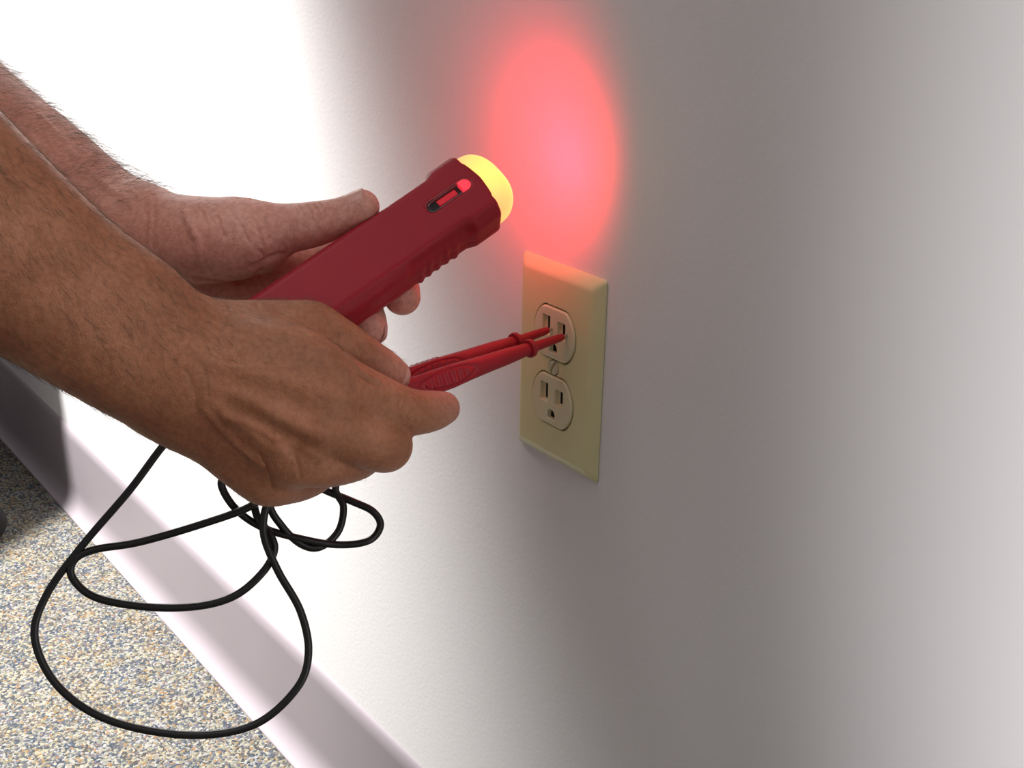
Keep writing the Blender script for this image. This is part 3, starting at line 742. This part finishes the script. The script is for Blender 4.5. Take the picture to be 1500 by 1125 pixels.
def bounds(T, pad=6):
    a = np.vstack([np.asarray(c) for c in T['palm']] + [np.asarray(c) for c in T['fingers'].values()])
    return (a[:, :3] - a[:, 3:4]).min(0) - pad, (a[:, :3] + a[:, 3:4]).max(0) + pad
def build_person():
    Tn, Tf = TAB['near'], TAB['far']
    root = empty('person', (-200, -420, 0))
    tag(root, 'person with bare hairy forearms holding a red tester and plugging its probes into the outlet', 'person')
    res = {}
    for key, T, mat, kp, kf in (('near', Tn, 'skin', 9.0, 5.0), ('far', Tf, 'skin', 9.0, 5.0)):
        lo, hi = bounds(T)
        V, F = sdf_mesh(arm_field(T, kp, kf), lo, hi, 0.8)
        V = relax(V, F, 2, 0.5)
        N = vert_normals(V, F)
        V = creases(V, N, TAB.get(key + '_creases', []), 0.9, 0.5)
        o = mesh_np('arm', V, F, M[mat], root)
        w = np.full(len(V), 0.0)
        if key == 'far':                                        # palm side of the hand, paler inner forearm
            c = np.asarray(T['palm'][0]); a, b = c[0, :3], c[-1, :3]
            s = ((V - a) @ (b - a)) / ((b - a) @ (b - a))
            w = np.interp(s, [0.5, 1.02, 1.12], [0.50, 0.66, 1.0])
        for c in T['fingers'].values():                         # ruddier fingertips
            q = np.asarray(c[-1][:3]); w = np.maximum(w, 0.55 * np.clip(1.25 - np.linalg.norm(V - q, axis=1) / 20.0, 0, 1))
        att = o.data.attributes.new('palm', 'FLOAT', 'POINT'); att.data.foreach_set('value', w.astype(np.float32))
        res[key] = (o, V, N, F)
        for q in TAB.get(key + '_nails', []): build_nail(o, *q)
    return res
ARMS = build_person()
HAIR = {'far_elbow': (-320.2, -326.3, 687.7),
 'far_sleeve': [(-274.5, -295.0, 635.6, 52), (-326.6, -330.5, 694.1, 60), (-356.6, -430.5, 809.1, 64), (-386.6, -530.5, 924.1, 68)],
 'far_wrist': (-104.6, -190.7, 536.0),
 'near_elbow': (-135.5, -346.6, 657.9),
 'near_sleeve': [(-106.7, -323.7, 643.2, 52), (-148.1, -349.6, 673.2, 60), (-103.1, -444.6, 788.2, 64), (-58.1, -539.6, 903.2, 68)],
 'near_wrist': (14.1, -220.9, 514.8)}
def along(V, a, b):
    a = np.asarray(a, float); ax = np.asarray(b, float) - a
    return ((V - a) @ ax) / (ax @ ax)
def add_hair():
    o, V, N, F = ARMS['near']
    e, w = HAIR['near_elbow'], HAIR['near_wrist']
    def mask(V):
        s = along(V, e, w)
        return np.interp(s, [0.35, 0.5, 0.95, 1.05, 1.25, 1.4], [0.0, 1.0, 1.0, 0.5, 0.14, 0.0]) * (1 + 0.5 * np.clip(N[:, 2] * 0.8 + N[:, 1] * 0.5 - 0.2, 0, 1))
    build_hair(o, V, N, F, 7000, e, w, (0.2, 0.1, -1.0), mask, 9.0, 0.36)
    o, V, N, F = ARMS['far']
    e, w = HAIR['far_elbow'], HAIR['far_wrist']
    def mask(V):
        s = along(V, e, w)
        up = np.clip(N[:, 2] * 0.9 + N[:, 1] * 0.35 - N[:, 0] * 0.45 + 0.0, 0.03, 1)
        return np.interp(s, [0.45, 0.55, 0.92, 1.0, 1.1], [0.0, 1.0, 1.0, 0.35, 0.0]) * up
    build_hair(o, V, N, F, 3000, e, w, (-0.1, 0.8, 0.2), mask, 17.0, 0.8)
add_hair()
def build_sleeves():
    for key in ('near', 'far'):
        o = ARMS[key][0]
        g = chain_field(HAIR[key + '_sleeve'])
        inner = chain_field([tuple(q[:3]) + (q[3] - 3.0,) for q in HAIR[key + '_sleeve']])
        a = np.asarray(HAIR[key + '_sleeve'][0][:3]); b = np.asarray(HAIR[key + '_sleeve'][1][:3]); ax = (b - a) / np.linalg.norm(b - a)
        f = lambda P, C, R: smax(smax(g(P, C, R), -inner(P, C, R) - 0.0, 1.0), 6.0 - (P - a.astype(np.float32)) @ ax.astype(np.float32), 1.0)
        c = np.asarray(HAIR[key + '_sleeve'])
        V, F = sdf_mesh(f, (c[:, :3] - c[:, 3:4]).min(0) - 8, (c[:, :3] + c[:, 3:4]).max(0) + 8, 1.6)
        tag(mesh_np('sleeve', V, F, M['sleeve'], o), 'grey cotton sleeve')
build_sleeves()

# ------------------------------------------------------------------ office chair beyond the left edge (one caster shows)
def lathe(bm, prof, loc, axis='z', seg=24):
    vs = []
    for r, h in prof:
        ring = []
        for i in range(seg):
            a = 2 * math.pi * i / seg
            p = (r * math.cos(a), r * math.sin(a), h) if axis == 'z' else (r * math.cos(a), h, r * math.sin(a))
            ring.append(bm.verts.new(Vector(p) + Vector(loc)))
        vs.append(ring)
    for a, b in zip(vs, vs[1:]):
        for i in range(seg): bm.faces.new((a[i], a[(i + 1) % seg], b[(i + 1) % seg], b[i]))
    bm.faces.new(vs[0]); bm.faces.new(vs[-1][::-1])
def rotz(bm, ang, cx, cy):
    bmesh.ops.rotate(bm, verts=bm.verts[:], cent=(cx, cy, 0), matrix=Matrix.Rotation(ang, 3, 'Z'))
def build_chair(cx, cy, a0):
    root = empty('office_chair', (cx, cy, 0))
    tag(root, 'black office chair with castors standing on the carpet by the baseboard', 'chair')
    for i in range(5):
        a = a0 + i * 2 * math.pi / 5
        bm = bmesh.new(); bm_box(bm, (cx + 20, cy - 22, 62), (cx + 285, cy + 22, 92), 8)
        for v in bm.verts:
            if v.co.x > cx + 200: v.co.z -= 8; v.co.y = cy + (v.co.y - cy) * 0.7
        rotz(bm, a, cx, cy); mesh_bm('base_leg', bm, M['black'], root, (cx, cy, 0), True)
        px, py = cx + 280 * math.cos(a), cy + 280 * math.sin(a)
        bm = bmesh.new(); bm_box(bm, (px - 9, py - 9, 40), (px + 9, py + 9, 72), 3)
        c = mesh_bm('castor', bm, M['black'], root, (px, py, 0), True)
        for s in (-1, 1):
            bm = bmesh.new(); lathe(bm, [(19, -8), (24, -7), (26, -3), (26, 3), (24, 7), (19, 8)], (px, py + s * 13, 26), 'y')
            rotz(bm, a + 0.6, px, py); mesh_bm('wheel', bm, M['black'], c, (px, py, 0), True)
    bm = bmesh.new(); lathe(bm, [(45, 55), (45, 95), (30, 110), (28, 250), (16, 252), (16, 400)], (cx, cy, 0))
    mesh_bm('gas_column', bm, M['black'], root, (cx, cy, 0), True)
    bm = bmesh.new(); bm_box(bm, (cx - 255, cy - 255, 400), (cx + 255, cy + 255, 475), 35, 4)
    rotz(bm, 0.5, cx, cy); mesh_bm('seat', bm, M['fabric'], root, (cx, cy, 0), True)
    bm = bmesh.new(); bm_box(bm, (cx - 262, cy - 215, 560), (cx - 205, cy + 215, 960), 26, 4)
    rotz(bm, 0.5, cx, cy); mesh_bm('backrest', bm, M['fabric'], root, (cx, cy, 0), True)
    bm = bmesh.new(); bm_box(bm, (cx - 272, cy - 30, 390), (cx - 258, cy + 30, 760), 5); bm_box(bm, (cx - 270, cy - 30, 386), (cx - 40, cy + 30, 400), 3)
    rotz(bm, 0.5, cx, cy); mesh_bm('back_support', bm, M['black'], root, (cx, cy, 0))
build_chair(-1048, -345, 0.955)
